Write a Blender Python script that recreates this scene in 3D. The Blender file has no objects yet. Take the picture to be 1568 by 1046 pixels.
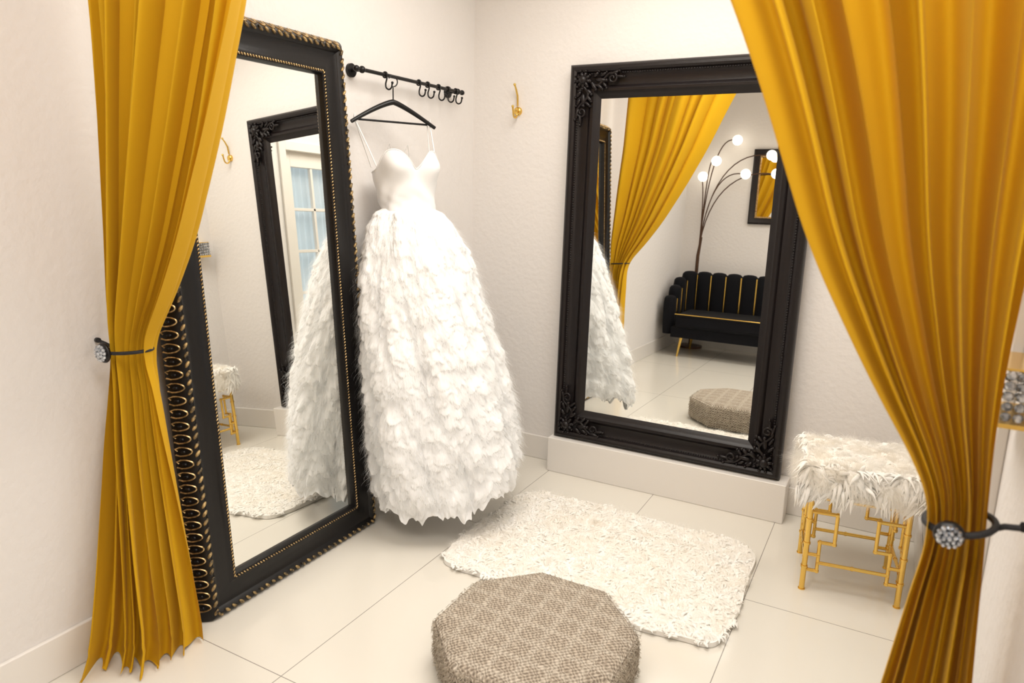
import bpy, math, random
import numpy as np
from mathutils import Vector, Matrix
random.seed(7); rng=np.random.default_rng(11)
pi=math.pi
# ---------------------------------------------------------------- helpers
def nt(m):
    m.use_nodes=True
    return m.node_tree
def mat(name,col,rough=.5,metal=0,bump=None,sheen=0,var=None,transl=0,spec=.5,coat=0,emit=None):
    m=bpy.data.materials.new(name); t=nt(m); n=t.nodes; l=t.links
    b=n['Principled BSDF']; b.inputs['Base Color'].default_value=(*col,1)
    b.inputs['Roughness'].default_value=rough; b.inputs['Metallic'].default_value=metal
    b.inputs['Specular IOR Level'].default_value=spec
    b.inputs['Sheen Weight'].default_value=sheen
    b.inputs['Coat Weight'].default_value=coat
    if emit:
        b.inputs['Emission Color'].default_value=(*emit[0],1); b.inputs['Emission Strength'].default_value=emit[1]
    tc=n.new('ShaderNodeTexCoord')
    if var:
        ns=n.new('ShaderNodeTexNoise'); ns.inputs['Scale'].default_value=var[1]; ns.inputs['Detail'].default_value=4
        l.new(tc.outputs['Object'],ns.inputs['Vector'])
        r=n.new('ShaderNodeValToRGB'); r.color_ramp.elements[0].position=.35; r.color_ramp.elements[1].position=.65
        r.color_ramp.elements[0].color=(*col,1); r.color_ramp.elements[1].color=(*var[0],1)
        l.new(ns.outputs['Fac'],r.inputs['Fac']); l.new(r.outputs['Color'],b.inputs['Base Color'])
    if bump:
        ns=n.new('ShaderNodeTexNoise'); ns.inputs['Scale'].default_value=bump[0]; ns.inputs['Detail'].default_value=bump[2] if len(bump)>2 else 3
        l.new(tc.outputs['Object'],ns.inputs['Vector'])
        bp=n.new('ShaderNodeBump'); bp.inputs['Strength'].default_value=bump[1]; bp.inputs['Distance'].default_value=.01
        l.new(ns.outputs['Fac'],bp.inputs['Height']); l.new(bp.outputs['Normal'],b.inputs['Normal'])
    if transl:
        tr=n.new('ShaderNodeBsdfTranslucent'); tr.inputs['Color'].default_value=(*col,1)
        mx=n.new('ShaderNodeMixShader'); mx.inputs[0].default_value=transl
        l.new(b.outputs[0],mx.inputs[1]); l.new(tr.outputs[0],mx.inputs[2]); l.new(mx.outputs[0],n['Material Output'].inputs['Surface'])
    return m
def soft_mat(name,c1,c2,scale,tl=.1,clear=0):
    """matte fibre / net: diffuse + translucency (+ see-through mesh)"""
    m=bpy.data.materials.new(name); t=nt(m); n=t.nodes; l=t.links; n.remove(n['Principled BSDF'])
    tc=n.new('ShaderNodeTexCoord'); ns=n.new('ShaderNodeTexNoise'); ns.inputs['Scale'].default_value=scale; l.new(tc.outputs['Object'],ns.inputs['Vector'])
    r=n.new('ShaderNodeValToRGB'); r.color_ramp.elements[0].position=.35; r.color_ramp.elements[1].position=.65
    r.color_ramp.elements[0].color=(*c1,1); r.color_ramp.elements[1].color=(*c2,1); l.new(ns.outputs['Fac'],r.inputs['Fac'])
    d=n.new('ShaderNodeBsdfDiffuse'); l.new(r.outputs[0],d.inputs['Color']); last=d
    if tl:
        tr=n.new('ShaderNodeBsdfTranslucent'); l.new(r.outputs[0],tr.inputs['Color'])
        mx=n.new('ShaderNodeMixShader'); mx.inputs[0].default_value=tl; l.new(d.outputs[0],mx.inputs[1]); l.new(tr.outputs[0],mx.inputs[2]); last=mx
    if clear:
        tp=n.new('ShaderNodeBsdfTransparent'); m2=n.new('ShaderNodeMixShader'); m2.inputs[0].default_value=clear
        l.new(last.outputs[0],m2.inputs[1]); l.new(tp.outputs[0],m2.inputs[2]); last=m2
    l.new(last.outputs[0],n['Material Output'].inputs['Surface']); return m
class MB:
    def __init__(s): s.v=[]; s.f=[]
    def add(s,v,f):
        o=len(s.v); s.v+= [tuple(p) for p in v]; s.f+=[tuple(i+o for i in q) for q in f]; return s
    def box(s,x0,x1,y0,y1,z0,z1):
        return s.add([(x0,y0,z0),(x1,y0,z0),(x1,y1,z0),(x0,y1,z0),(x0,y0,z1),(x1,y0,z1),(x1,y1,z1),(x0,y1,z1)],
          [(0,3,2,1),(4,5,6,7),(0,1,5,4),(1,2,6,5),(2,3,7,6),(3,0,4,7)])
    def tube(s,pts,r,n=8,closed=False,flat=None):
        P=[Vector(p) for p in pts]; m=len(P); rs=r if hasattr(r,'__len__') else [r]*m
        v=[];prev=None
        for i,p in enumerate(P):
            if closed: t=(P[(i+1)%m]-P[i-1])
            else: t=P[min(i+1,m-1)]-P[max(i-1,0)]
            t=t.normalized() if t.length>1e-9 else Vector((0,0,1))
            if prev is None:
                a=Vector((0,0,1)) if abs(t.z)<.9 else Vector((1,0,0)); u=t.cross(a).normalized()
            else:
                u=(prev-t*prev.dot(t)); u=u.normalized() if u.length>1e-6 else t.orthogonal().normalized()
            prev=u; w=t.cross(u)
            for k in range(n):
                a=2*pi*k/n; v.append(p+(u*math.cos(a)+w*math.sin(a))*rs[i])
        f=[]
        for i in range(m if closed else m-1):
            j=(i+1)%m
            for k in range(n): f.append((i*n+k,i*n+(k+1)%n,j*n+(k+1)%n,j*n+k))
        if not closed: f.append(tuple(range(n))[::-1]); f.append(tuple((m-1)*n+k for k in range(n)))
        return s.add(v,f)
    def ell(s,c,r,M=None,seg=8,ring=5):
        v=[];f=[]; c=Vector(c)
        if not hasattr(r,'__len__'): r=(r,r,r)
        def T(p):
            p=Vector((p[0]*r[0],p[1]*r[1],p[2]*r[2])); return c+(M@p if M else p)
        v.append(T((0,0,1)))
        for i in range(1,ring):
            a=pi*i/ring
            for k in range(seg):
                b=2*pi*k/seg; v.append(T((math.sin(a)*math.cos(b),math.sin(a)*math.sin(b),math.cos(a))))
        v.append(T((0,0,-1))); e=len(v)-1
        for k in range(seg): f.append((0,1+k,1+(k+1)%seg)); f.append((e,e-seg+(k+1)%seg,e-seg+k))
        for i in range(ring-2):
            for k in range(seg): a=1+i*seg; f.append((a+k,a+seg+k,a+seg+(k+1)%seg,a+(k+1)%seg))
        return s.add(v,f)
    def lathe(s,prof,c=(0,0,0),seg=24):
        v=[];f=[];m=len(prof)
        for r,z in prof:
            for k in range(seg): a=2*pi*k/seg; v.append((c[0]+r*math.cos(a),c[1]+r*math.sin(a),c[2]+z))
        for i in range(m-1):
            for k in range(seg): f.append((i*seg+k,i*seg+(k+1)%seg,(i+1)*seg+(k+1)%seg,(i+1)*seg+k))
        f.append(tuple(range(seg))[::-1]); f.append(tuple((m-1)*seg+k for k in range(seg)))
        return s.add(v,f)
    def frame(s,W,H,prof,cut=0):
        v=[];n=len(prof)
        for sx,top in((-1,0),(1,0),(1,1),(-1,1)):
            for i,d in prof: v.append((sx*(W/2-i),-d,(H-i) if top else max(0,i-cut)))
        f=[]
        for c in range(4):
            e=(c+1)%4
            for k in range(n-1): f.append((c*n+k,e*n+k,e*n+k+1,c*n+k+1))
        return s.add(v,f)
def col(o):
    bpy.context.scene.collection.objects.link(o); return o
def empty(name,loc=(0,0,0),rot=(0,0,0)):
    o=bpy.data.objects.new(name,None); o.location=loc; o.rotation_euler=rot; o.empty_display_size=.1; return col(o)
def obj(name,mb,m,parent=None,smooth=40,bevel=0,subd=0):
    me=bpy.data.meshes.new(name); me.from_pydata(mb.v,[],mb.f); me.materials.append(m)
    me.update()
    if smooth:
        me.shade_smooth(); me.set_sharp_from_angle(angle=math.radians(smooth))
    o=col(bpy.data.objects.new(name,me))
    if parent: o.parent=parent
    if bevel:
        b=o.modifiers.new('b','BEVEL'); b.width=bevel; b.segments=3; b.limit_method='ANGLE'
    return o
def npmesh(name,V,Q,m,parent=None,smooth=True):
    V=np.asarray(V,dtype=np.float32).reshape(-1,3); Q=np.asarray(Q,dtype=np.int32).reshape(-1,4)
    me=bpy.data.meshes.new(name); me.vertices.add(len(V)); me.vertices.foreach_set('co',V.ravel())
    me.loops.add(Q.size); me.loops.foreach_set('vertex_index',Q.ravel())
    me.polygons.add(len(Q)); me.polygons.foreach_set('loop_start',np.arange(0,Q.size,4,dtype=np.int32))
    me.update(calc_edges=True); me.materials.append(m)
    if smooth: me.shade_smooth()
    o=col(bpy.data.objects.new(name,me))
    if parent: o.parent=parent
    return o
def strips(P,rows,cols):
    N=P.shape[0]; base=(np.arange(N)*rows*cols)[:,None]
    r,c=np.meshgrid(np.arange(rows-1),np.arange(cols-1),indexing='ij'); a=(r*cols+c).ravel()
    q=np.stack([a,a+1,a+cols+1,a+cols],1); Q=(base[:,:,None]+q[None]).reshape(-1,4)
    return P.reshape(-1,3),Q
def norm(a): return a/np.maximum(np.linalg.norm(a,axis=-1,keepdims=True),1e-9)
def clumpdirs(P,N,K,g):
    ci=g.choice(len(P),K,replace=False); C=P[ci]; CN=N[ci]
    D=g.normal(size=(K,3)); D-= (D*CN).sum(1,keepdims=True)*CN; D=norm(D)*g.uniform(.4,1,(K,1))
    near=np.empty(len(P),dtype=int)
    for a in range(0,len(P),4000):
        d=((P[a:a+4000,None]-C[None])**2).sum(2); near[a:a+4000]=d.argmin(1)
    return C[near],D[near]
def fur(name,P,N,L,W,m,parent,K,pull=.5,lean=.8,droop=.3,seed=1):
    g=np.random.default_rng(seed); n=len(P)
    cc,D=clumpdirs(P,N,K,g); dd=D*lean+g.normal(size=(n,3))*.25
    ll=L*g.uniform(.6,1.15,(n,1)); R=4
    side=norm(np.cross(N+g.normal(size=(n,3))*.3,dd+g.normal(size=(n,3))*.5))
    out=np.zeros((n,R,2,3))
    for i in range(R):
        t=i/(R-1)
        ctr=P+(cc-P)*pull*t**1.3 + ll*(N*(t*(1-.35*t)) + dd*t**1.4) + np.array([0,0,-1])*ll*droop*t*t
        w=W*(1-.75*t)
        out[:,i,0]=ctr-side*w; out[:,i,1]=ctr+side*w
    V,Q=strips(out,R,2)
    return npmesh(name,V,Q,m,parent)
def locks(name,P,N,L,Rad,m,parent,K,rise=.5,lean=.9,droop=.4,seed=1,R=7,S=6,flat=.6,wild=.30,curl=.30,pull=.3):
    """solid tapering, gently curved locks of wool"""
    g=np.random.default_rng(seed); n=len(P)
    cc,D=clumpdirs(P,N,K,g); dd=norm(D*lean+g.normal(size=(n,3))*wild)
    dd=norm(dd-(dd*N).sum(1,keepdims=True)*N*.9)
    sd=norm(np.cross(N,dd)); ll=L*g.uniform(.6,1.2,(n,1)); rr=Rad*g.uniform(.6,1.25,(n,1)); sc=g.normal(0,curl,(n,1)); rs=rise*g.uniform(.5,1.3,(n,1)); tw=g.normal(0,curl*.3,(n,1))
    prof=[.55,.95,1,.88,.68,.42,.08]; C=[]
    for i in range(R):
        t=i/(R-1)
        C.append(P+(cc-P)*pull*t*t+ll*(dd*t+N*rs*np.sin(min(1,t*1.15)*pi*.8)*.8+sd*(sc*t*t+tw*np.sin(t*pi*2)))+np.array([0,0,-1])*ll*droop*t*t)
    C=np.stack(C,1); T=norm(np.gradient(C,axis=1)); sd2=norm(np.cross(T,N[:,None])); up=norm(np.cross(sd2,T))
    a=2*pi*np.arange(S)/S; out=np.zeros((n,R,S,3))
    for i in range(R):
        out[:,i]=C[:,i,None]+(sd2[:,i,None]*np.cos(a)[None,:,None]+up[:,i,None]*np.sin(a)[None,:,None]*flat)*(rr*prof[i])[:,None]
    r,c=np.meshgrid(np.arange(R-1),np.arange(S),indexing='ij'); r=r.ravel(); c=c.ravel(); c2=(c+1)%S
    q=np.stack([r*S+c,r*S+c2,(r+1)*S+c2,(r+1)*S+c],1); Q=((np.arange(n)*R*S)[:,None,None]+q[None]).reshape(-1,4)
    return npmesh(name,out.reshape(-1,3),Q,m,parent)
# ---------------------------------------------------------------- materials
M_wall=mat('wall_plaster',(.81,.775,.745),.75,bump=(38,.28,5))
M_ceil=mat('ceiling_paint',(.88,.86,.83),.85,bump=(30,.1))
M_trim=mat('trim_paint',(.83,.79,.74),.35,bump=(4,.02))
M_black=mat('black_lacquer',(.007,.006,.006),.33,bump=(60,.05),spec=.35)
M_espresso=mat('espresso_wood',(.009,.006,.006),.36,bump=(70,.06),spec=.35)
M_gold=mat('polished_gold',(.83,.55,.14),.22,1,bump=(30,.03))
M_antq=mat('antique_gold',(.012,.01,.008),.38,.3,var=((.50,.34,.14),55))
M_antq2=mat('antique_gold_bright',(.24,.16,.07),.32,.9,var=((.78,.56,.28),80))
M_mirror=mat('mirror_silver',(.94,.95,.925),.0,1)
M_curt=mat('mustard_satin',(.67,.378,.012),.68,sheen=.04,transl=.14,bump=(500,.05),spec=.11)
M_tulle=soft_mat('white_tulle',(.95,.95,.945),(.97,.97,.965),20,0)
M_wisp=soft_mat('tulle_edge',(.97,.97,.965),(.99,.99,.985),20,.5)
M_satin=mat('white_satin',(.94,.935,.93),.45,transl=.05,bump=(9,.25,2),spec=.35)
M_fur=soft_mat('cream_wool',(.95,.91,.84),(.97,.945,.90),9,0)
M_furt=soft_mat('cream_fibre',(.97,.93,.86),(.99,.97,.93),9,.5)
M_rug=soft_mat('ivory_wool',(.93,.89,.825),(.95,.925,.88),7,0)
M_velvet=mat('black_velvet',(.005,.005,.007),.8,sheen=.03,bump=(200,.05),spec=.15)
M_bronze=mat('bronze_pole',(.10,.055,.035),.35,.8,bump=(50,.03))
M_globe=mat('lamp_globe',(1,.95,.88),.3,emit=((1,.9,.75),4),bump=(3,.01))
M_crystal=mat('crystal',(.75,.78,.82),.08,.7,var=((.25,.27,.3),120))
M_dcrystal=mat('smoky_crystal',(.20,.21,.23),.08,.8,var=((.75,.77,.8),150))
M_shade=mat('white_voile',(.70,.79,.85),.8,transl=.6,var=((.86,.90,.93),6))
M_cord=mat('black_cord',(.01,.01,.012),.6,bump=(300,.3))
def floor_mat():
    m=bpy.data.materials.new('porcelain_tile'); t=nt(m); n=t.nodes; l=t.links; b=n['Principled BSDF']
    g=n.new('ShaderNodeNewGeometry'); s=n.new('ShaderNodeSeparateXYZ'); l.new(g.outputs['Position'],s.inputs[0])
    def M(op,a,bv):
        k=n.new('ShaderNodeMath'); k.operation=op
        for i,x in enumerate((a,bv)):
            if x is None: continue
            if isinstance(x,(int,float)): k.inputs[i].default_value=x
            else: l.new(x,k.inputs[i])
        return k.outputs[0]
    def seam(src,off,sp):
        a=M('DIVIDE',M('SUBTRACT',src,off),sp); r=M('ROUND',a,None)
        return M('LESS_THAN',M('MULTIPLY',M('ABSOLUTE',M('SUBTRACT',a,r),None),sp),.0015)
    k=M('MAXIMUM',seam(s.outputs[0],.59,.584),seam(s.outputs[1],-.862,1.185))
    ns=n.new('ShaderNodeTexNoise'); ns.inputs['Scale'].default_value=1.3; l.new(g.outputs['Position'],ns.inputs['Vector'])
    r=n.new('ShaderNodeValToRGB'); r.color_ramp.elements[0].color=(.74,.70,.62,1); r.color_ramp.elements[1].color=(.79,.75,.67,1)
    l.new(ns.outputs['Fac'],r.inputs[0])
    mx=n.new('ShaderNodeMixRGB'); l.new(k,mx.inputs[0]); l.new(r.outputs[0],mx.inputs[1]); mx.inputs[2].default_value=(.30,.27,.24,1)
    l.new(mx.outputs[0],b.inputs['Base Color']); b.inputs['Roughness'].default_value=.14; b.inputs['Specular IOR Level'].default_value=.5
    return m
M_floor=floor_mat()
def jute_mat(top=True):
    m=bpy.data.materials.new('woven_jute_top' if top else 'woven_jute_side'); t=nt(m); n=t.nodes; l=t.links; b=n['Principled BSDF']
    tc=n.new('ShaderNodeTexCoord'); s=n.new('ShaderNodeSeparateXYZ'); l.new(tc.outputs['Object'],s.inputs[0])
    def M(op,a,bv=None,c=None):
        k=n.new('ShaderNodeMath'); k.operation=op
        for i,x in enumerate((a,bv,c)):
            if x is None: continue
            if isinstance(x,(int,float)): k.inputs[i].default_value=x
            else: l.new(x,k.inputs[i])
        return k.outputs[0]
    ns=n.new('ShaderNodeTexNoise'); ns.inputs['Scale'].default_value=45; ns.inputs['Detail'].default_value=5; l.new(tc.outputs['Object'],ns.inputs['Vector'])
    F=380
    jit=M('MULTIPLY',ns.outputs['Fac'],10)
    sx=M('SINE',M('ADD',M('MULTIPLY',s.outputs[0],F),jit)); sy=M('SINE',M('ADD',M('MULTIPLY',s.outputs[1],F),jit)); sz=M('SINE',M('ADD',M('MULTIPLY',s.outputs[2],F),jit))
    w=M('MULTIPLY',sx,sy) if top else M('MULTIPLY',M('ADD',sx,sy),sz)
    h=M('MULTIPLY_ADD',w,.5,.5)
    def band(src,ph):
        a=M('ADD',M('DIVIDE',src,.082),ph); return M('LESS_THAN',M('ADD',M('ABSOLUTE',M('SUBTRACT',a,M('ROUND',a))),M('MULTIPLY',ns.outputs['Fac'],.08)),.17)
    g=M('MAXIMUM',band(s.outputs[0],.3),band(s.outputs[1],.2)) if top else M('MULTIPLY',h,.3)
    c1=n.new('ShaderNodeMixRGB'); l.new(h,c1.inputs[0]); c1.inputs[1].default_value=(.17,.13,.092,1); c1.inputs[2].default_value=(.62,.53,.42,1)
    c2=n.new('ShaderNodeMixRGB'); l.new(h,c2.inputs[0]); c2.inputs[1].default_value=(.30,.25,.19,1); c2.inputs[2].default_value=(.74,.66,.55,1)
    c=n.new('ShaderNodeMixRGB'); l.new(M('MULTIPLY',g,.55),c.inputs[0]); l.new(c1.outputs[0],c.inputs[1]); l.new(c2.outputs[0],c.inputs[2])
    l.new(c.outputs[0],b.inputs['Base Color']); b.inputs['Roughness'].default_value=.85
    bp=n.new('ShaderNodeBump'); bp.inputs['Strength'].default_value=.9; bp.inputs['Distance'].default_value=.005; l.new(h,bp.inputs['Height']); l.new(bp.outputs[0],b.inputs['Normal'])
    return m
# ---------------------------------------------------------------- room shell
XR=2.34; YB=-4.5; XE=4.6; ZC=2.75
obj('floor',MB().box(-.1,XE+.1,YB-.1,.1,-.08,0),M_floor,smooth=0)
obj('ceiling',MB().box(-.1,XE+.1,YB-.1,.1,ZC,ZC+.08),M_ceil,smooth=0)
obj('wall_left',MB().box(-.1,0,YB-.1,.1,0,ZC),M_wall,smooth=0)
obj('wall_back',MB().box(0,XR+.1,0,.1,0,ZC),M_wall,smooth=0)
D0,D1,DH=-1.72,-.87,2.06
obj('wall_right',MB().box(XR,XR+.1,-2.36,D0,0,ZC).box(XR,XR+.1,D1,0,0,ZC).box(XR,XR+.1,D0,D1,DH,ZC),M_wall,smooth=0)
obj('wall_partition',MB().box(XR+.1,XE,-2.36,-2.26,0,ZC),M_wall,smooth=0)
obj('wall_east',MB().box(XE,XE+.1,YB-.1,-2.26,0,ZC),M_wall,smooth=0)
obj('wall_south',MB().box(0,XE,YB-.1,YB,0,ZC),M_wall,smooth=0)
def bb(name,*b): obj(name,MB().box(*b),M_trim,smooth=0,bevel=.004)
bb('baseboard_left',0,.014,YB,0,0,.135)
bb('baseboard_back',.014,XR,-.014,0,0,.135)
bb('baseboard_right',XR-.014,XR,D1+.07,-.014,0,.135)
bb('baseboard_right.001',XR-.014,XR,-2.36,D0-.07,0,.135)
bb('baseboard_south',.014,XE,YB,YB+.014,0,.135)
obj('ledge_plinth',MB().box(.578,1.79,-.142,-.014,0,.19),M_trim,smooth=0,bevel=.004)
# french door in right wall
door=empty('door_1',(XR,0,0))
mb=MB(); ym=(D0+D1)/2
mb.box(-.02,.0,D0-.07,D0,0,DH+.07).box(-.02,0,D1,D1+.07,0,DH+.07).box(-.02,0,D0,D1,DH,DH+.07)
mb.box(.03,.07,D0,D0+.08,0,DH).box(.03,.07,D1-.08,D1,0,DH).box(.03,.07,D0+.08,D1-.08,DH-.12,DH).box(.03,.07,D0+.08,D1-.08,0,.24)
for i in(1,2):
    y=D0+.08+(D1-D0-.16)*i/3; mb.box(.035,.065,y-.012,y+.012,.24,DH-.12)
for i in range(1,5):
    z=.24+(DH-.36)*i/5; mb.box(.035,.065,D0+.08,D1-.08,z-.012,z+.012)
obj('frame',mb,M_trim,door,0,.003)
sh=MB(); nn=60
for i in range(nn):
    y=D0+(D1-D0)*i/(nn-1); x=.115+.012*math.sin(i*1.3); sh.v+=[(x,y,.02),(x,y,DH)]
sh.f=[(2*i,2*i+2,2*i+3,2*i+1) for i in range(nn-1)]
obj('voile_panel',sh,M_shade,door)
# ---------------------------------------------------------------- left gilt mirror
def mirror_left():
    W,H=.930,2.06; CUT=.028
    e=empty('floor_mirror',(.126,-1.532,.002),(math.radians(-3.5),0,pi/2))
    prof=[(.004,0),(0,.003),(.002,.012),(.010,.028),(.020,.043),(.030,.055),(.038,.062),(.046,.062),(.054,.056),(.060,.048),(.075,.042),(.095,.040),(.118,.043),(.130,.049),(.138,.053),(.146,.050),(.150,.040),(.151,.026)]
    obj('frame',MB().frame(W,H,prof,CUT),M_black,e,30)
    obj('backing',MB().box(-W/2+.012,W/2-.012,-.010,-.002,.003,H-.012),M_black,e,0)
    g=.148; obj('glass',MB().add([(-W/2+g,-.029,g-CUT),(W/2-g,-.029,g-CUT),(W/2-g,-.029,H-g),(-W/2+g,-.029,H-g)],[(0,1,2,3)]),M_mirror,e,0)
    gad=MB(); rope=MB(); loops=MB(); bl=MB()
    def run(p0,p1,sp):
        p0=Vector(p0);p1=Vector(p1); L=(p1-p0).length; n=int(L/sp); return [(p0+(p1-p0)*((i+.5)/n),(p1-p0).normalized()) for i in range(n)]
    def rect(i,d):
        a=W/2-i; z0=max(0.004,i-CUT); return [((-a,-d,z0),(a,-d,z0)),((a,-d,z0),(a,-d,H-i)),((a,-d,H-i),(-a,-d,H-i)),((-a,-d,H-i),(-a,-d,z0))]
    for a,b in rect(.042,.063):
        for p,t in run(a,b,.030):
            nrm=Vector((0,-1,0)); s=t.cross(nrm)
            d=(t*.75+s*.65).normalized(); M=Matrix((d,nrm.cross(d),nrm)).transposed()
            gad.ell(p,(.014,.006,.006),M,8,5)
    for a,b in rect(.138,.053):
        for p,t in run(a,b,.0125):
            nrm=Vector((0,-1,0)); s=t.cross(nrm); d=(t*.7+s*.7).normalized(); M=Matrix((d,nrm.cross(d),nrm)).transposed()
            rope.ell(p,(.0068,.0032,.0035),M,6,4)
    # carved U loops on the sloping outer cove
    def slope(v): return (.001+.034*v-.002, .004+.054*v)
    for sx in(-1,1):
        n=46
        for i in range(n):
            z=.03+(H-.06)*(i+.5)/n; pts=[]
            for k in range(13):
                a=-pi/2+pi*k/12; v=.30+.62*math.cos(a); ins,dp=slope(v)
                pts.append((sx*(W/2-ins+.002),-dp-.001,z+.0150*math.sin(a)))
            i0,d0=slope(.08); i1,d1=slope(.2)
            pts=[(sx*(W/2-i0+.002),-d0,z-.010)]+pts+[(sx*(W/2-i0+.002),-d0,z+.010),(sx*(W/2-i1+.002),-d1,z+.003)]
            loops.tube(pts,.0034,6)
            im,dm=slope(.45); bl.ell((sx*(W/2-im+.001),-dm,z),(.008,.014,.006),None,6,4)
    n=21
    for i in range(n):
        x=-W/2+.03+(W-.06)*(i+.5)/n
        loops.tube([(x+.0155*math.sin(-pi/2+pi*k/12),-slope(.3+.62*math.cos(-pi/2+pi*k/12))[1]-.001,H-slope(.3+.62*math.cos(-pi/2+pi*k/12))[0]+.002) for k in range(13)],.0036,6)
    obj('gadroon_edge',gad,M_antq,e,60); obj('rope_trim',rope,M_antq2,e,60); obj('side_loops',loops,M_antq2,e,60); obj('side_beads',bl,M_black,e,60)
mirror_left()
# ---------------------------------------------------------------- right baroque mirror
def mirror_right():
    W,H=1.16,1.895
    e=empty('floor_mirror.001',(1.172,-.054,.1915),(math.radians(-1.2),0,0))
    prof=[(.004,0),(0,.004),(0,.04),(.006,.053),(.016,.061),(.028,.062),(.038,.056),(.043,.046),(.05,.042),(.066,.034),(.085,.030),(.1,.031),(.106,.040),(.116,.045),(.127,.043),(.133,.036),(.142,.03),(.158,.022),(.162,.016)]
    obj('frame',MB().frame(W,H,prof),M_espresso,e,30)
    obj('backing',MB().box(-W/2+.01,W/2-.01,-.012,-.002,.01,H-.01),M_espresso,e,0)
    g=.156; obj('glass',MB().add([(-W/2+g,-.019,g),(W/2-g,-.019,g),(W/2-g,-.019,H-g),(-W/2+g,-.019,H-g)],[(0,1,2,3)]),M_mirror,e,0)
    bd=MB()
    def rect(i,d): a=W/2-i; return [((-a,-d,i),(a,-d,i)),((a,-d,i),(a,-d,H-i)),((a,-d,H-i),(-a,-d,H-i)),((-a,-d,H-i),(-a,-d,i))]
    for a,b in rect(.047,.045):
        a=Vector(a);b=Vector(b);n=int((b-a).length/.012)
        for i in range(n): bd.ell(a+(b-a)*((i+.5)/n),(.005,.0045,.005),None,6,4)
    obj('bead_trim',bd,M_espresso,e,60)
    om=MB()
    def leaf(p,ang,L,w,sx,sz,h=.062):
        d=Vector((math.cos(ang)*sx,0,math.sin(ang)*sz)); n=Vector((0,-1,0)); M=Matrix((d,n.cross(d),n)).transposed()
        om.ell((p[0]+d.x*L*.5,-h,p[1]+d.z*L*.5),(L*.55,w,.011),M,8,6)
        om.ell((p[0]+d.x*L,-h-.005,p[1]+d.z*L),(L*.16,w*.8,.011),M,7,5)
    for sx in(1,-1):
        for top in(0,1):
            sz=-1 if top else 1
            cx=-sx*(W/2-.075); cz=(H-.075) if top else .075
            q=lambda a,b:(cx+sx*a,cz+sz*b)
            om.ell((cx,-.062,cz),(.022,.018,.022),None,10,7)
            for k in range(9):
                leaf((cx,cz),2*pi*k/9+.2,.042,.010,sx,sz,.055)
            for ax in(0,1):
                def P(a,b): return q(a,b) if ax==0 else q(b,a)
                def A(t): return t if ax==0 else pi/2-t
                pts=[];rs=[]
                for k in range(14):
                    t=k/13; x,z=P(.03+.12*t,.028*math.sin(t*pi*1.6)); pts.append((x,-.052,z)); rs.append(.008-.002*t)
                x0,b0=.15,.028*math.sin(pi*1.6)
                for k in range(1,20):
                    t=k/19; a=-pi/2+t*2.6*pi; r=.024*(1-.75*t)
                    x,z=P(x0+r*math.cos(a)+.0,b0+.024+r*math.sin(a)); pts.append((x,-.052-.006*t,z)); rs.append(.006*(1-.3*t))
                om.tube(pts,rs,7)
                for k,(a,b,ang,L,w) in enumerate([(.04,.012,.9,.045,.011),(.07,.02,.7,.042,.010),(.10,.012,.9,.038,.009),(.05,-.01,-.7,.04,.010),(.085,-.012,-.5,.04,.009),(.13,-.02,-.25,.055,.009),(.155,-.012,.1,.055,.008),(.06,.0,.1,.06,.012)]):
                    leaf(P(a,b),A(ang),L,w,sx,sz,.05)
    obj('acanthus_corners',om,M_espresso,e,60)
mirror_right()
# ---------------------------------------------------------------- curtains
def interp(tab,z):
    zs=[r[0] for r in tab][::-1]; return [float(np.interp(z,zs,[r[k] for r in tab][::-1])) for k in range(1,6)]
def smooth_interp(tab,z):
    a=[interp(tab,z+d) for d in(-.06,-.03,0,.03,.06)]; return [sum(x)/5 for x in zip(*a)]
def curtain(name,tab,folds,seed,ztie):
    g=np.random.default_rng(seed); e=empty(name,(0,0,0))
    NC=folds*32; NR=150
    s=np.linspace(0,1,NC)
    dens=1+sum(g.uniform(-1,1)*.34*np.sin(2*pi*k*s+g.uniform(0,6)) for k in range(1,5)); dens=np.maximum(dens,.4)
    warp=np.cumsum(dens); warp=(warp-warp[0])/(warp[-1]-warp[0])
    P1=[(g.uniform(-.36,.36),g.uniform(0,6),g.uniform(-1.5,1.5)) for k in range(2,8)]
    pz=[g.uniform(0,6) for _ in range(4)]
    zt=tab[0][0]; V=np.zeros((NR,NC,3))
    for i in range(NR):
        z=zt*(1-i/(NR-1)); xl,yl,xr,yr,am=smooth_interp(tab,z) if .08<z<zt-.08 else interp(tab,z)
        L=np.array([xl,yl]);R=np.array([xr,yr]); d=R-L; nrm=np.array([d[1],-d[0]])/np.linalg.norm(d)
        ph=2*pi*folds*warp+.55*np.sin(2*pi*1.3*s+z*1.5+pz[0])
        ampv=1+sum(a*np.sin(2*pi*(k+2)*s+p+z*zz) for k,(a,p,zz) in enumerate(P1))
        w=np.sin(ph)+.22*np.sin(2*ph+1.2+.9*np.sin(z*1.3+s*7+pz[1]))+.34*np.sin(.5*ph+pz[2]+z*.8)
        low=.7*np.sin(2*pi*1.4*s+z*1.0+seed)
        tang=.24*np.cos(ph+.4*np.sin(z*1.6+s*9))*ampv
        near=math.exp(-((z-ztie)/.14)**2)
        cr=near*.22*np.sin(2.6*ph+7*z)
        off=am*(w*ampv+low+cr)
        dn=np.linalg.norm(d); fw=dn/folds
        V[i,:,0]=L[0]+d[0]*s+nrm[0]*off+tang*fw*d[0]/dn
        V[i,:,1]=L[1]+d[1]*s+nrm[1]*off+tang*fw*d[1]/dn
        V[i,:,2]=z
    V[-1,:,2]=.004+.012*(1+np.sin(7*2*pi*s))*.5
    Vf,Q=strips(V[None],NR,NC)
    npmesh('cloth',Vf,Q,M_curt,e)
    return e
Y0=-2.15
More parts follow.
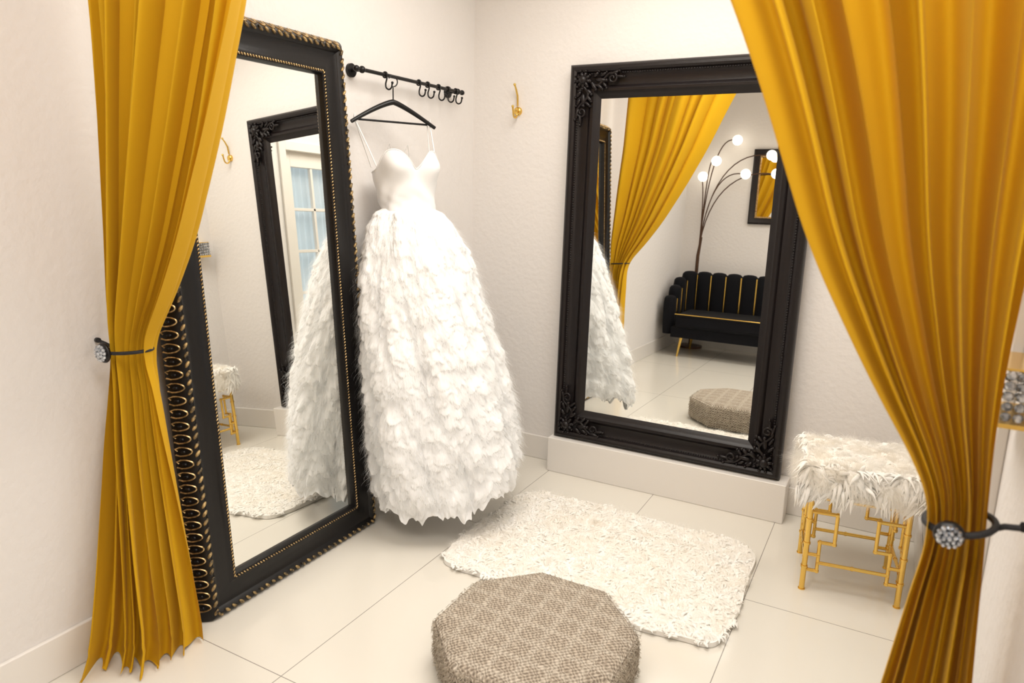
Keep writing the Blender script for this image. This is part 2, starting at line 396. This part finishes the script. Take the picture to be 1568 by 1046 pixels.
tabL=[(2.66,.085,Y0,1.06,Y0,.050),(2.2,.085,Y0,.85,Y0,.046),(1.91,.085,Y0,.73,Y0,.042),(1.62,.07,Y0,.59,Y0,.038),(1.34,.06,Y0,.440,Y0,.034),(1.15,.05,Y0,.315,Y0,.028),(1.05,.06,Y0,.235,Y0,.022),(1.0,.065,Y0,.205,Y0,.019),(.92,.05,-2.16,.205,-2.13,.022),(.7,.04,-2.20,.215,-2.12,.026),(.3,.055,-2.28,.255,-2.105,.030),(.08,.075,-2.34,.265,-2.085,.030),(0,.08,-2.38,.285,-2.10,.038)]
tabR=[(2.66,1.30,Y0,2.30,Y0,.050),(2.2,1.60,Y0,2.30,Y0,.046),(1.8,1.811,Y0,2.29,Y0,.042),(1.65,1.88,Y0,2.285,Y0,.040),(1.42,1.975,Y0,2.275,Y0,.035),(1.21,2.095,Y0,2.27,Y0,.028),(1.07,2.185,Y0,2.275,Y0,.021),(1.0,2.208,Y0,2.28,Y0,.018),(.93,2.195,Y0,2.285,Y0,.022),(.675,2.165,Y0,2.30,Y0,.028),(.3,2.11,Y0,2.31,Y0,.036),(0,2.07,Y0,2.31,Y0,.040)]
curtain('curtain',tabL,8,3,1.0)
curtain('curtain.001',tabR,9,6,1.0)
rod=empty('curtain_rod',(0,0,0))
obj('rod',MB().tube([(0.0,Y0,2.68),(XR,Y0,2.68)],.013,12),M_black,rod)
def tie(name,x0,x1,z,xw,kx,sc,cm):
    e=empty(name); mb=MB()
    cx=(x0+x1)/2; rx=(x1-x0)/2+.012; ry=.055
    pts=[(cx+rx*math.cos(a),Y0+ry*math.sin(a),z+.008*math.cos(a)) for a in [2*pi*k/28 for k in range(28)]]
    mb.tube(pts,.0055,8,True)
    sgn=1 if xw>cx else -1
    mb.tube([(cx+sgn*rx,Y0,z),(cx+sgn*(rx+.01),Y0-.01,z+.01),(xw,Y0-.01,z+.015)],.005,8)
    mb.tube([(xw,Y0-.01,z+.015),(xw-sgn*.018,Y0-.015,z+.017)],.008,10)
    obj('cord',mb,M_cord,e,60)
    c=Vector((kx,Y0-ry-.012,z)); cr=MB(); ba=MB()
    ba.ell(c+Vector((0,.006,0)),(.032*sc,.012,.032*sc),None,20,8)
    for ring,(n,r) in enumerate([(1,0),(6,.011),(12,.021)]):
        for k in range(n):
            a=2*pi*k/n+ring*.3; cr.ell(c+Vector((r*sc*math.cos(a),-.010+ring*.003,r*sc*math.sin(a))),(.0062*sc,.006,.0062*sc),None,6,4)
    obj('knob_base',ba,M_black,e,60); obj('crystals',cr,cm,e,0)
tie('curtain_tieback',.065,.208,1.0,.0,.115,.95,M_crystal)
tie('curtain_tieback.001',2.21,2.28,1.0,XR,2.228,.68,M_dcrystal)
# ---------------------------------------------------------------- coat rail
def rail():
    e=empty('hook_rail'); mb=MB(); X=.065; z=1.96
    mb.tube([(X,-1.02,z),(X,-.22,z)],.008,10)
    for y in(-1.02,-.22): mb.ell((X,y,z),(.013,.015,.013),None,10,7)
    for y in(-.985,-.26):
        mb.tube([(0,y,z),(X,y,z)],.008,10); mb.tube([(0.0,y,z),(.012,y,z)],.028,20); mb.ell((X,y,z),.015,None,10,7)
    for y in(-.835,-.59,-.52,-.43,-.35,-.28):
        pts=[(X,y,z+.010),(X+.010,y,z+.004),(X+.010,y,z-.016),(X+.003,y,z-.036)]
        for k in range(9):
            a=pi+pi*k/8; pts.append((X+.020+.017*math.cos(a),y,z-.044+.017*math.sin(a)))
        pts.append((X+.039,y,z-.034))
        mb.tube([(X+.012*math.cos(a),y,z+.012*math.sin(a)) for a in [2*pi*k/12 for k in range(12)]],.0035,6,True)
        mb.tube(pts,.0036,7); mb.ell(pts[-1],.006,None,8,6)
    obj('rail',mb,M_black,e,60)
rail()
def hook(name,x):
    e=empty(name,(x,0,1.93)); mb=MB()
    mb.tube([(0,0,-.045),(0,-.012,-.045)],[.022,.02],20)
    mb.ell((0,-.01,-.045),(.022,.01,.022),None,14,7)
    mb.tube([(0,-.01,-.02),(0,-.014,.03),(0,-.03,.06),(-.0,-.045,.078)],[.005,.0055,.005,.0045],8); mb.ell((0,-.047,.082),.0075,None,8,6)
    pts=[(0,-.012,-.03)]+[(0,-.035-.022*math.cos(a),-.055-.025*math.sin(a)) for a in [pi*k/8 for k in range(9)]][::-1]+[(0,-.062,-.03)]
    mb.tube(pts,.005,8); mb.ell((0,-.063,-.026),.0075,None,8,6)
    obj('hook',mb,M_gold,e,60)
hook('wall_hook',.275); hook('wall_hook.001',2.02)
# ---------------------------------------------------------------- wedding dress + hanger
TH=math.atan2(.92,.38)
wd=np.array([math.cos(TH),math.sin(TH)]); nd=np.array([math.sin(TH),-math.cos(TH)])
HC=np.array([.115,-.845])
def W3(a,b,z,c=HC): return (c[0]+wd[0]*a+nd[0]*b, c[1]+wd[1]*a+nd[1]*b, z)
hg=empty('clothes_hanger'); mb=MB()
pts=[];rs=[]
for k in range(25):
    t=-1+2*k/24; pts.append(W3(.205*t,.012*t*t,1.845-.095*abs(t)**1.25)); rs.append(.008+.004*(1-abs(t)))
mb.tube(pts,rs,8)
mb.tube([W3(-.17,.0,1.762),W3(.17,.0,1.762)],.0045,8)
pts=[W3(0,0,1.845),W3(0,0,1.89)]+[W3(.022*math.cos(a)-.0,0,1.93+.022*math.sin(a)) for a in [-pi/2+ (1.35*pi)*k/12 for k in range(13)]]
mb.tube(pts,.0028,7)
obj('hanger',mb,M_black,hg,60)
dr=empty('wedding_dress')
CZ=[.05,.22,.5,.77,1.04,1.30,1.42,1.66]; CX=[.425,.415,.38,.33,.265,.205,.175,.145]; CY=[-.86,-.865,-.87,-.87,-.86,-.84,-.83,-.825]
def dcen(z): return np.array([np.interp(z,CZ,CX),np.interp(z,CZ,CY)])
NA=120; NZ=30
V=np.zeros((NZ,NA,3))
for j in range(NA):
    th=-pi+2*pi*j/(NA-1)
    cup=math.exp(-(abs(abs(th)-.66)/.50)**2.6)
    ztop=1.565+.080*cup-.012*math.exp(-(th/.16)**2)-.03*(1-math.cos(th))*.5
    for i in range(NZ):
        t=i/(NZ-1); z=1.365+(ztop-1.365)*t
        q=(z-1.365)/.28
        a=.136+.018*math.sin(max(0,q)*pi*.5)-.012*math.exp(-((q-.14)/.2)**2)
        b=.088+.012*q
        bump=.052*math.exp(-(abs(abs(th)-.60)/.42)**2.4)*math.exp(-((z-1.575)/.058)**2)
        wr=.0045*math.sin(60*z+5*abs(th)+1.5*math.sin(3*th))*math.exp(-((q-.25)/.28)**2)+.0015*math.sin(z*120+9*th)*math.exp(-(q/.3)**2)
        x=(a+bump*.5+wr)*math.sin(th); y=(b+bump+wr)*math.cos(th)
        V[i,j]=W3(x,y,z,dcen(z))
Vb,Qb=strips(V[None],NZ,NA)
bo=npmesh('bodice',Vb,Qb,M_satin,dr)
sm=bo.modifiers.new('t','SOLIDIFY'); sm.thickness=.004
mb=MB()
mb.tube([tuple(V[-1,j]) for j in range(NA-1)],.003,6,True)
for sx,th in((-1,-1.25),(1,1.25)):
    j=int((th+pi)/(2*pi)*(NA-1)); p=V[-1,j]; top=W3(sx*.185,.0,1.765)
    mb.tube([tuple(p),tuple((p+np.array(top))/2+np.array([.004,0,-.004])),top,W3(sx*.185,.004,1.785),W3(sx*.18,-.014,1.77),tuple(p+np.array([-.03,.0,.0]))],.003,6)
for sx in(-.05,.04):
    mb.tube([W3(sx-.03,-.06,1.58,dcen(1.6)),W3(sx,-.03,1.67,dcen(1.6)),W3(sx+.03,-.06,1.58,dcen(1.6))],.002,5)
obj('straps_and_piping',mb,M_satin,dr,60)
SZ=[.05,.14,.24,.5,.77,1.04,1.22,1.33,1.385,1.41]; SW=[.305,.315,.322,.318,.293,.246,.214,.186,.150,.118]
def skp(th,z,o=0):
    w=np.interp(z,SZ,SW)+o; c0=np.interp(z,CZ,CX); c1=np.interp(z,CZ,CY)
    dep=np.interp(z,[.1,.6,1.3],[.90,.82,.78])
    lob=1+.05*np.sin(5*th+z*2.2)+.03*np.sin(9*th-z*4+1)+.02*np.sin(14*th+z*9)
    a=w*lob*np.sin(th); b=w*dep*lob*np.cos(th)
    x=c0+wd[0]*a+nd[0]*b; y=c1+wd[1]*a+nd[1]*b
    x=np.where(x<.06,.06+(x-.06)*.12,x)
    x=np.maximum(x,.035)
    zz=z+.045*np.clip((.6-z)/.5,0,1)+.15*np.clip((y+1.08)/.45,0,1)*np.clip((.6-z)/.5,0,1)
    return np.stack([x,y,zz],-1)
AX=lambda P:np.stack([np.interp(P[...,2],CZ,CX),np.interp(P[...,2],CZ,CY)],-1)
NTh,NZs=960,640; z_lo,z_hi=.105,1.405; g=np.random.default_rng(21)
Hm=np.zeros((NZs,NTh)); dz_=(z_hi-z_lo)/(NZs-1)
NP=2100
for zc in np.sort(g.uniform(z_lo+.0,z_hi+.03,NP)):
    rad=np.interp(zc,SZ,SW); cell=2*pi*rad/NTh
    w=g.uniform(.045,.120); L=g.uniform(.060,.135)*min(1,max(.35,(1.46-zc)/.14)); c=g.uniform(0,NTh); sl=g.normal(0,.45); A=g.uniform(.012,.032)*min(1,max(.4,(1.45-zc)/.2))
    nw=int(w/cell); nl=int(L*1.3/dz_)
    i0=int((z_hi-zc)/dz_)
    js=np.arange(-nw,nw+1); u=js/nw
    fr=g.uniform(7,16); ph=g.uniform(0,6.28)
    rag=g.uniform(.72,1.05,len(js)); k=np.ones(7)/7; rag=np.convolve(np.pad(rag,3,'edge'),k,'valid')
    Lc=L*np.sqrt(np.clip(1-np.abs(u)**2.4,0,1))*rag*(1+.10*np.sin(fr*u+ph))+1e-4
    gat=1+.30*np.sin(fr*u+ph)+.13*np.sin(2.3*fr*u+ph*2)+.03*g.normal(size=len(js))
    off=sl*w*u
    ii=np.arange(0,nl+1)
    d=(ii*dz_)[:,None]
    t=d/Lc[None]
    prof=np.where(t<=1,np.sin(np.clip(t,0,1)*pi*.5)*(1-.10*t),np.clip(1-(t-1)*L/.020,0,1)**1.3*.90)
    val=A*prof*gat[None]*np.clip((1-np.abs(u))*2.4,0,1)[None]**.8
    rows=i0+ii[:,None]+(off/dz_).astype(int)[None]; cols=(int(c)+js)%NTh
    ok=(rows>=0)&(rows<NZs)&(t>=0)
    rr=np.clip(rows,0,NZs-1); cc=np.broadcast_to(cols[None],rr.shape)
    under=Hm[rr,cc]
    new=np.maximum(under*.55,0)+val
    upd=ok&(val>1e-4)&(new>under*.85)
    Hm[rr[upd],cc[upd]]=np.minimum(new[upd],.055)
for _ in range(7):
    Hm=(Hm*2+np.roll(Hm,1,1)+np.roll(Hm,-1,1))/4
    Hm[1:-1]=(Hm[1:-1]*2+Hm[2:]+Hm[:-2])/4
# fine vertical gathers of the net
ng=g.normal(0,1,Hm.shape); kk=np.ones(15)/15
ng=np.apply_along_axis(lambda a:np.convolve(a,kk,'same'),0,ng)
Hm+=ng*.0036
zz=np.linspace(z_hi,z_lo,NZs); tt=np.linspace(-pi,pi,NTh)
Z,T=np.meshgrid(zz,tt,indexing='ij'); Hm[:,-1]=Hm[:,0]
hem=.022*np.sin(9*T+1)+.012*np.sin(23*T+.5)+.008*np.sin(51*T)
Z2=Z+hem*np.clip((.25-Z)/.14,0,1)
B=skp(T,Z2,0.0); e=2e-3
Tt=skp(T+e,Z2)-skp(T-e,Z2); Tz=skp(T,Z2-e)-skp(T,Z2+e); n=norm(np.cross(Tt,Tz)); s=np.sign((n[...,:2]*(B[...,:2]-AX(B))).sum(-1,keepdims=True)); n=n*s
topf=np.clip((1.405-Z)/.03,0,1)
B=B+n*(Hm*topf-.012)[...,None]+np.array([0,0,-1])*(Hm*.45*topf)[...,None]
B[...,0]=np.maximum(B[...,0],.022)
Vs,Qs=strips(B[None],NZs,NTh); npmesh('skirt',Vs,Qs,M_tulle,dr)
def wisps(N,seed,Lr,Wr,lift):
    g=np.random.default_rng(seed)
    # denser where the flounces stand proud
    i=g.integers(8,NZs-22,N*3); j=g.integers(0,NTh,N*3); keep=g.random(N*3)<np.clip(Hm[i,j]/.035,.06,1); i=i[keep][:N]; j=j[keep][:N]; N=len(i)
    P=B[i,j]; nn=n[i,j]; D=norm(Tz[i,j]); S=norm(np.cross(D,nn))
    L=g.uniform(*Lr,(N,1))*np.clip((1.42-Z[i,j][:,None])/.12,.35,1)*np.clip((Z[i,j][:,None]-.09)/.12,.35,1); w=g.uniform(*Wr,(N,1)); lf=g.uniform(*lift,(N,1)); sk=g.normal(0,.55,(N,1)); R=4
    out=np.zeros((N,R,2,3))
    for k in range(R):
        t=k/(R-1); c=P-nn*.001+D*L*t+nn*L*lf*np.sin(t*pi*.6)+S*L*sk*t; ww=w*[.8,1,.7,.15][k]
        out[:,k,0]=c-S*ww; out[:,k,1]=c+S*ww
    out[...,0]=np.maximum(out[...,0],.022); out[...,2]=np.maximum(out[...,2],.045)
    return strips(out,R,2)
v,q=wisps(60000,2,(.020,.050),(.00025,.0006),(.1,.80)); npmesh('net_fibres',v,q,M_wisp,dr)
# ---------------------------------------------------------------- rug
rg=empty('shag_rug',(0,0,0))
pl=[(.62,-1.21),(.585,-.95),(.61,-.70),(.60,-.53),(.70,-.44),(.85,-.43),(1.0,-.415),(1.2,-.43),(1.45,-.44),(1.66,-.45),(1.75,-.54),(1.755,-.75),(1.77,-.95),(1.755,-1.12),(1.73,-1.23),(1.62,-1.25),(1.45,-1.27),(1.2,-1.26),(1.0,-1.28),(.82,-1.26),(.70,-1.26)]
pl=np.array(pl)
def catmull(p,k=6):
    o=[];n=len(p)
    for i in range(n):
        a,b,c,d=p[i-1],p[i],p[(i+1)%n],p[(i+2)%n]
        for j in range(k):
            t=j/k; o.append(.5*((2*b)+(c-a)*t+(2*a-5*b+4*c-d)*t*t+(3*b-a-3*c+d)*t**3))
    return np.array(o)
po=catmull(pl)
cen=po.mean(0); po=cen+(po-cen)*np.array([.985,.975])
def inside(P,poly):
    x,y=P[:,0],P[:,1]; r=np.zeros(len(P),bool); n=len(poly)
    for i in range(n):
        x0,y0=poly[i-1]; x1,y1=poly[i]
        c=((y0>y)!=(y1>y))&(x<(x1-x0)*(y-y0)/((y1-y0) if y1!=y0 else 1e-9)+x0); r^=c
    return r
mb=MB(); nn_=len(po)
mb.v=[(x,y,.002) for x,y in po]+[(x,y,.020) for x,y in po]; mb.f=[tuple(range(nn_))[::-1],tuple(range(nn_,2*nn_))]+[(i,(i+1)%nn_,nn_+(i+1)%nn_,nn_+i) for i in range(nn_)]
obj('backing',mb,M_rug,rg,0)
def rugpts(n,z):
    P=rng.uniform([.55,-1.32],[1.82,-.38],(n,2)); P=P[inside(P,po)]
    return np.c_[P,np.full(len(P),z)],np.tile([0,0,1.],(len(P),1))
P3,N3=rugpts(17000,.013); locks('wool_locks',P3,N3,.030,.0075,M_rug,rg,620,.40,1.0,.06,4,flat=.5,wild=.22,curl=.12,pull=.40)
P3,N3=rugpts(90000,.018); fur('wool_fibres',P3,N3,.030,.0003,M_furt,rg,620,.30,.9,.15,6)
# ---------------------------------------------------------------- octagonal pouf
pf=empty('octagonal_pouf',(1.257,-1.628,0))
def octring(r,z):
    return [(r*.98/math.cos(pi/8)*math.cos(pi/8+pi/4*i),r*.98/math.cos(pi/8)*math.sin(pi/8+pi/4*i),z) for i in range(8)]
mb=MB()
prof=[(.27,.004),(.297,.012),(.305,.03),(.308,.09),(.305,.14),(.300,.156),(.285,.166)]
for r,z in prof: mb.v+=octring(r,z)
for i in range(len(prof)-1):
    for k in range(8): mb.f.append((i*8+k,i*8+(k+1)%8,(i+1)*8+(k+1)%8,(i+1)*8+k))
mb.f.append(tuple(range(8))[::-1])
obj('side',mb,jute_mat(False),pf,50,.004)
mb=MB(); tp=[(.300,.156),(.290,.166),(.26,.171),(.15,.175),(.02,.176)]
for r,z in tp: mb.v+=octring(r,z)
for i in range(len(tp)-1):
    for k in range(8): mb.f.append((i*8+k,i*8+(k+1)%8,(i+1)*8+(k+1)%8,(i+1)*8+k))
mb.f.append(tuple((len(tp)-1)*8+k for k in range(8)))
obj('top',mb,jute_mat(True),pf,50)
g=np.random.default_rng(3); nf=9000; ed=g.integers(0,8,nf); a0=pi/8+pi/4*ed; t=g.random(nf)
R0=.300/math.cos(pi/8); x=R0*((1-t)*np.cos(a0)+t*np.cos(a0+pi/4)); y=R0*((1-t)*np.sin(a0)+t*np.sin(a0+pi/4)); nx=np.cos(a0+pi/8); ny=np.sin(a0+pi/8)
M_fib=mat('jute_fibre',(.34,.28,.21),.85,var=((.6,.53,.43),40))
fur('fringe',np.c_[x,y,g.uniform(.02,.158,nf)],np.c_[nx,ny,0*nx],.010,.0012,M_fib,pf,1200,.3,1.0,.5,5)
# ---------------------------------------------------------------- bench
bn=empty('fur_bench',(2.08,-.50,0),(0,0,math.radians(8)))
hw,hd=.165,.15; mb=MB()
def rodb(a,b,r=.0085):
    a=Vector(a);b=Vector(b); mb.tube([a,b],r,10); L=(b-a).length
    k=max(1,int(L/.085))
    for i in range(k+1):
        p=a+(b-a)*(i/k); d=(b-a).normalized()*.004; mb.tube([p-d,p+d],r*1.28,10)
for sx in(-1,1):
    for sy in(-1,1):
        x,y=sx*hw,sy*hd; rodb((x,y,0),(x,y,.39),.0105)
        for ax in(0,1):
            def Q(d,z): return (x-sx*d,y,z) if ax==0 else (x,y-sy*d,z)
            kk=1 if ax==0 else .8
            rodb(Q(0,.325),Q(.095*kk,.325),.007); rodb(Q(.095*kk,.325),Q(.095*kk,.205),.007); rodb(Q(.095*kk,.205),Q(.045*kk,.205),.007)
            rodb(Q(.045*kk,.205),Q(.045*kk,.085),.007); rodb(Q(.045*kk,.085),Q(0,.085),.007); rodb(Q(0,.15),Q(.045*kk,.15),.007)
for sy in(-1,1): rodb((-hw+.045,sy*hd,.12),(hw-.045,sy*hd,.12),.007)
for sx in(-1,1): rodb((sx*hw,-hd+.036,.12),(sx*hw,hd-.036,.12),.007)
for sy in(-1,1): rodb((-hw,sy*hd,.385),(hw,sy*hd,.385))
for sx in(-1,1): rodb((sx*hw,-hd,.385),(sx*hw,hd,.385))
obj('bamboo_frame',mb,M_gold,bn,50)
sw,sd=.205,.180
obj('cushion',MB().box(-sw,sw,-sd,sd,.385,.522),M_fur,bn,40,.04)
def benchpts(n,n2,seed):
    g=np.random.default_rng(seed)
    A=np.c_[g.uniform(-sw,sw,n)*.95,g.uniform(-sd,sd,n)*.95,np.full(n,.514)]; NA_=np.tile([0,0,1.],(n,1))
    per=g.uniform(0,4,n2).astype(int); u=g.uniform(-1,1,n2); zz=g.uniform(.405,.512,n2)
    S=np.zeros((n2,3));NS=np.zeros((n2,3))
    for k,(nx,ny) in enumerate([(1,0),(-1,0),(0,1),(0,-1)]):
        i=per==k; S[i,0]=nx*(sw-.006) if nx else u[i]*sw*.96; S[i,1]=ny*(sd-.006) if ny else u[i]*sd*.96; NS[i]=(nx,ny,.3)
    S[:,2]=zz
    return np.r_[A,S],np.r_[NA_,norm(NS)]
P,N=benchpts(2600,3300,8); locks('fur_locks',P,N,.052,.0072,M_fur,bn,130,.32,1.0,.45,9,flat=.5,wild=.20,curl=.14,pull=.35)
P,N=benchpts(36000,36000,18); fur('fur_fibres',P,N,.050,.0003,M_furt,bn,130,.20,.85,.45,19)
# ---------------------------------------------------------------- crystal sconces on right wall
def crystal(name,y0,y1,z,dp=.075):
    e=empty(name,(XR,0,0)); c=MB(); f=MB()
    f.box(-dp,0,y0,y1,z,z+.008).box(-dp-.003,-dp+.003,y0,y1,z,z+.014).box(-dp,0,y0,y1,z+.10,z+.104)
    ny=int((y1-y0)/.018)
    for i in range(ny):
        for k in range(5): c.ell((-dp,y0+.009+(y1-y0-.018)*i/(ny-1),z+.02+k*.018),(.006,.0085,.0085),None,6,4)
    for i in range(int(dp/.018)):
        for k in range(5):
            for yy in(y0,y1): c.ell((-dp+.015+i*.018,yy,z+.02+k*.018),(.0085,.006,.0085),None,6,4)
    obj('gold_rim',f,M_gold,e,0); obj('crystal_beads',c,M_crystal,e,0)
crystal('crystal_wall_sconce',-.26,-.08,1.24); crystal('crystal_wall_sconce.001',-2.0,-1.84,1.12,.055)
# ---------------------------------------------------------------- sofa
sf=empty('velvet_sofa',(.80,-3.98,0),(0,0,pi))
mb=MB(); gp=MB()
mb.box(-.62,.62,-.30,.30,.20,.30)
seat=MB().box(-.58,.58,-.33,.22,.30,.44)
def arc(cx,cy,r,a0,a1,n): return [(cx+r*math.cos(a0+(a1-a0)*i/n),cy+r*math.sin(a0+(a1-a0)*i/n)) for i in range(n+1)]
path=[(-.68,-.26),(-.68,-.10)]+arc(-.50,.12,.18,pi,pi/2,8)+[(-.3,.30),(0,.30),(.3,.30)]+arc(.50,.12,.18,pi/2,0,8)+[(.68,-.10),(.68,-.26)]
pa=np.array(path); dl=np.r_[0,np.cumsum(np.linalg.norm(np.diff(pa,axis=0),axis=1))]; LT=dl[-1]; NCH=15
def pat(s): return np.array([np.interp(s,dl,pa[:,0]),np.interp(s,dl,pa[:,1])])
def hh(s):
    u=min(s,LT-s)/LT; return .60+.24*min(1,max(0,(u-.03)/.20))**.8
cw=LT/NCH
for i in range(NCH):
    s=(i+.5)*cw; p=pat(s); tg=pat(min(s+.03,LT))-pat(max(s-.03,0)); tg/=np.linalg.norm(tg); nm=np.array([-tg[1],tg[0]]); h=hh(s)
    rings=[(.22,.9),(.30,1),(h-.08,1.08),(h-.03,.98),(h-.008,.72),(h,.3)]
    vs=[];S=14
    for z,k in rings:
        for q in range(S):
            a=2*pi*q/S; X=cw*.54*k*math.copysign(abs(math.cos(a))**.8,math.cos(a)); Y=.058*k*math.sin(a)
            vs.append((p[0]+tg[0]*X+nm[0]*Y,p[1]+tg[1]*X+nm[1]*Y,z))
    fs=[(r*S+q,r*S+(q+1)%S,(r+1)*S+(q+1)%S,(r+1)*S+q) for r in range(len(rings)-1) for q in range(S)]+[tuple((len(rings)-1)*S+q for q in range(S)),tuple(range(S))[::-1]]
    mb.add(vs,fs)
    if i:
        s=i*cw; p=pat(s); tg=pat(s+.02)-pat(s-.02); tg/=np.linalg.norm(tg); nm=np.array([-tg[1],tg[0]]); h=min(hh(s-cw/2),hh(s+cw/2))-.035
        for sg in(1,-1):
            gp.tube([(p[0]+sg*nm[0]*.050,p[1]+sg*nm[1]*.050,z) for z in (.25,.45,h)],.007,6)
gp.tube([(-.58,-.335,.44),(.58,-.335,.44)],.006,6)
obj('channel_back',mb,M_velvet,sf,50); obj('seat',seat,M_velvet,sf,40,.035); obj('gold_piping',gp,M_gold,sf,60)
lg=MB()
for x in(-.52,.52):
    for y in(-.24,.22): lg.tube([(x*1.05,y*1.1,0),(x,y,.21)],[.009,.018],12)
obj('legs',lg,M_gold,sf,50)
# ---------------------------------------------------------------- arc floor lamp
lp=empty('arc_floor_lamp',(.22,-4.36,0)); mb=MB(); gl=MB()
mb.lathe([(.13,0),(.13,.02),(.02,.03)],seg=28)
mb.tube([(0,0,.02),(0,0,1.0),(.02,0,1.2)],[.018,.018,.012],10)
for gx,gz,gy in((.27,2.20,.0),(.08,1.99,.02),(-.05,1.83,-.0),(.39,1.86,.03),(.62,2.05,.0),(.68,1.87,-.03)):
    pts=[]
    a=Vector((0,0,1.0)); d=Vector((gx,gy,gz)); c1=Vector((0.02,0,1.0+(gz-1.0)*.75)); c2=Vector((gx*.45,gy,gz+.04))
    for k in range(15):
        t=k/14; pts.append(a*(1-t)**3+c1*3*t*(1-t)**2+c2*3*t*t*(1-t)+d*t**3)
    mb.tube(pts,.006,7); gl.ell(d+Vector((.03,0,-.0)),.050,None,18,12)
obj('stem',mb,M_bronze,lp,50); obj('globes',gl,M_globe,lp,80)
pm=empty('framed_wall_mirror',(.92,YB+.004,1.36),(0,0,pi))
W,H=.48,.76
obj('frame',MB().frame(W,H,[(0,0),(0,.03),(.015,.038),(.04,.03),(.06,.026),(.068,.018)]),M_espresso,pm,30)
obj('gilt_slip',MB().frame(W-.13,H-.13,[(0,.018),(0,.024),(.012,.024),(.014,.014)]),M_antq2,pm,30).location=(0,0,.065)
obj('glass',MB().box(-W/2+.06,W/2-.06,-.014,-.002,.06,H-.06),M_mirror,pm,0)
# ---------------------------------------------------------------- lights
def area(name,loc,sx,sy,p,colr,rot=(0,0,0)):
    l=bpy.data.lights.new(name,'AREA'); l.shape='RECTANGLE'; l.size=sx; l.size_y=sy; l.energy=p; l.color=colr
    o=col(bpy.data.objects.new(name,l)); o.location=loc; o.rotation_euler=rot; return o
area('ceiling_light_alcove',(1.3,-1.2,ZC-.03),1.2,1.2,35,(1,.95,.88))
area('ceiling_light_room',(1.75,-2.95,ZC-.05),2.2,.8,49,(1,.96,.92),(math.radians(20),0,0))
area('side_fill_softbox',(4.4,-3.3,1.6),1.6,1.6,12,(1,.97,.95),(0,math.radians(90),0))  # soft fill added from the east side; there is no window in that wall
w=bpy.data.worlds.new('world'); bpy.context.scene.world=w; w.use_nodes=True
w.node_tree.nodes['Background'].inputs[0].default_value=(.9,.95,1,1); w.node_tree.nodes['Background'].inputs[1].default_value=1.2
# ---------------------------------------------------------------- camera
cam=bpy.data.cameras.new('camera'); cam.sensor_width=36; cam.lens=24.77
co=col(bpy.data.objects.new('camera',cam))
R=Vector((.8767,.4807,.0229)); F=Vector((-.4651,.8587,-.2146)).normalized(); R=(R-F*R.dot(F)).normalized(); U=R.cross(F)
co.matrix_world=Matrix(((R.x,U.x,-F.x,2.108),(R.y,U.y,-F.y,-3.396),(R.z,U.z,-F.z,1.5),(0,0,0,1)))
cam.dof.use_dof=True; cam.dof.focus_distance=3.0; cam.dof.aperture_fstop=4.0; cam.clip_start=.02
sc=bpy.context.scene; sc.camera=co
sc.view_settings.view_transform='Standard'; sc.view_settings.look='None'; sc.view_settings.exposure=0.12
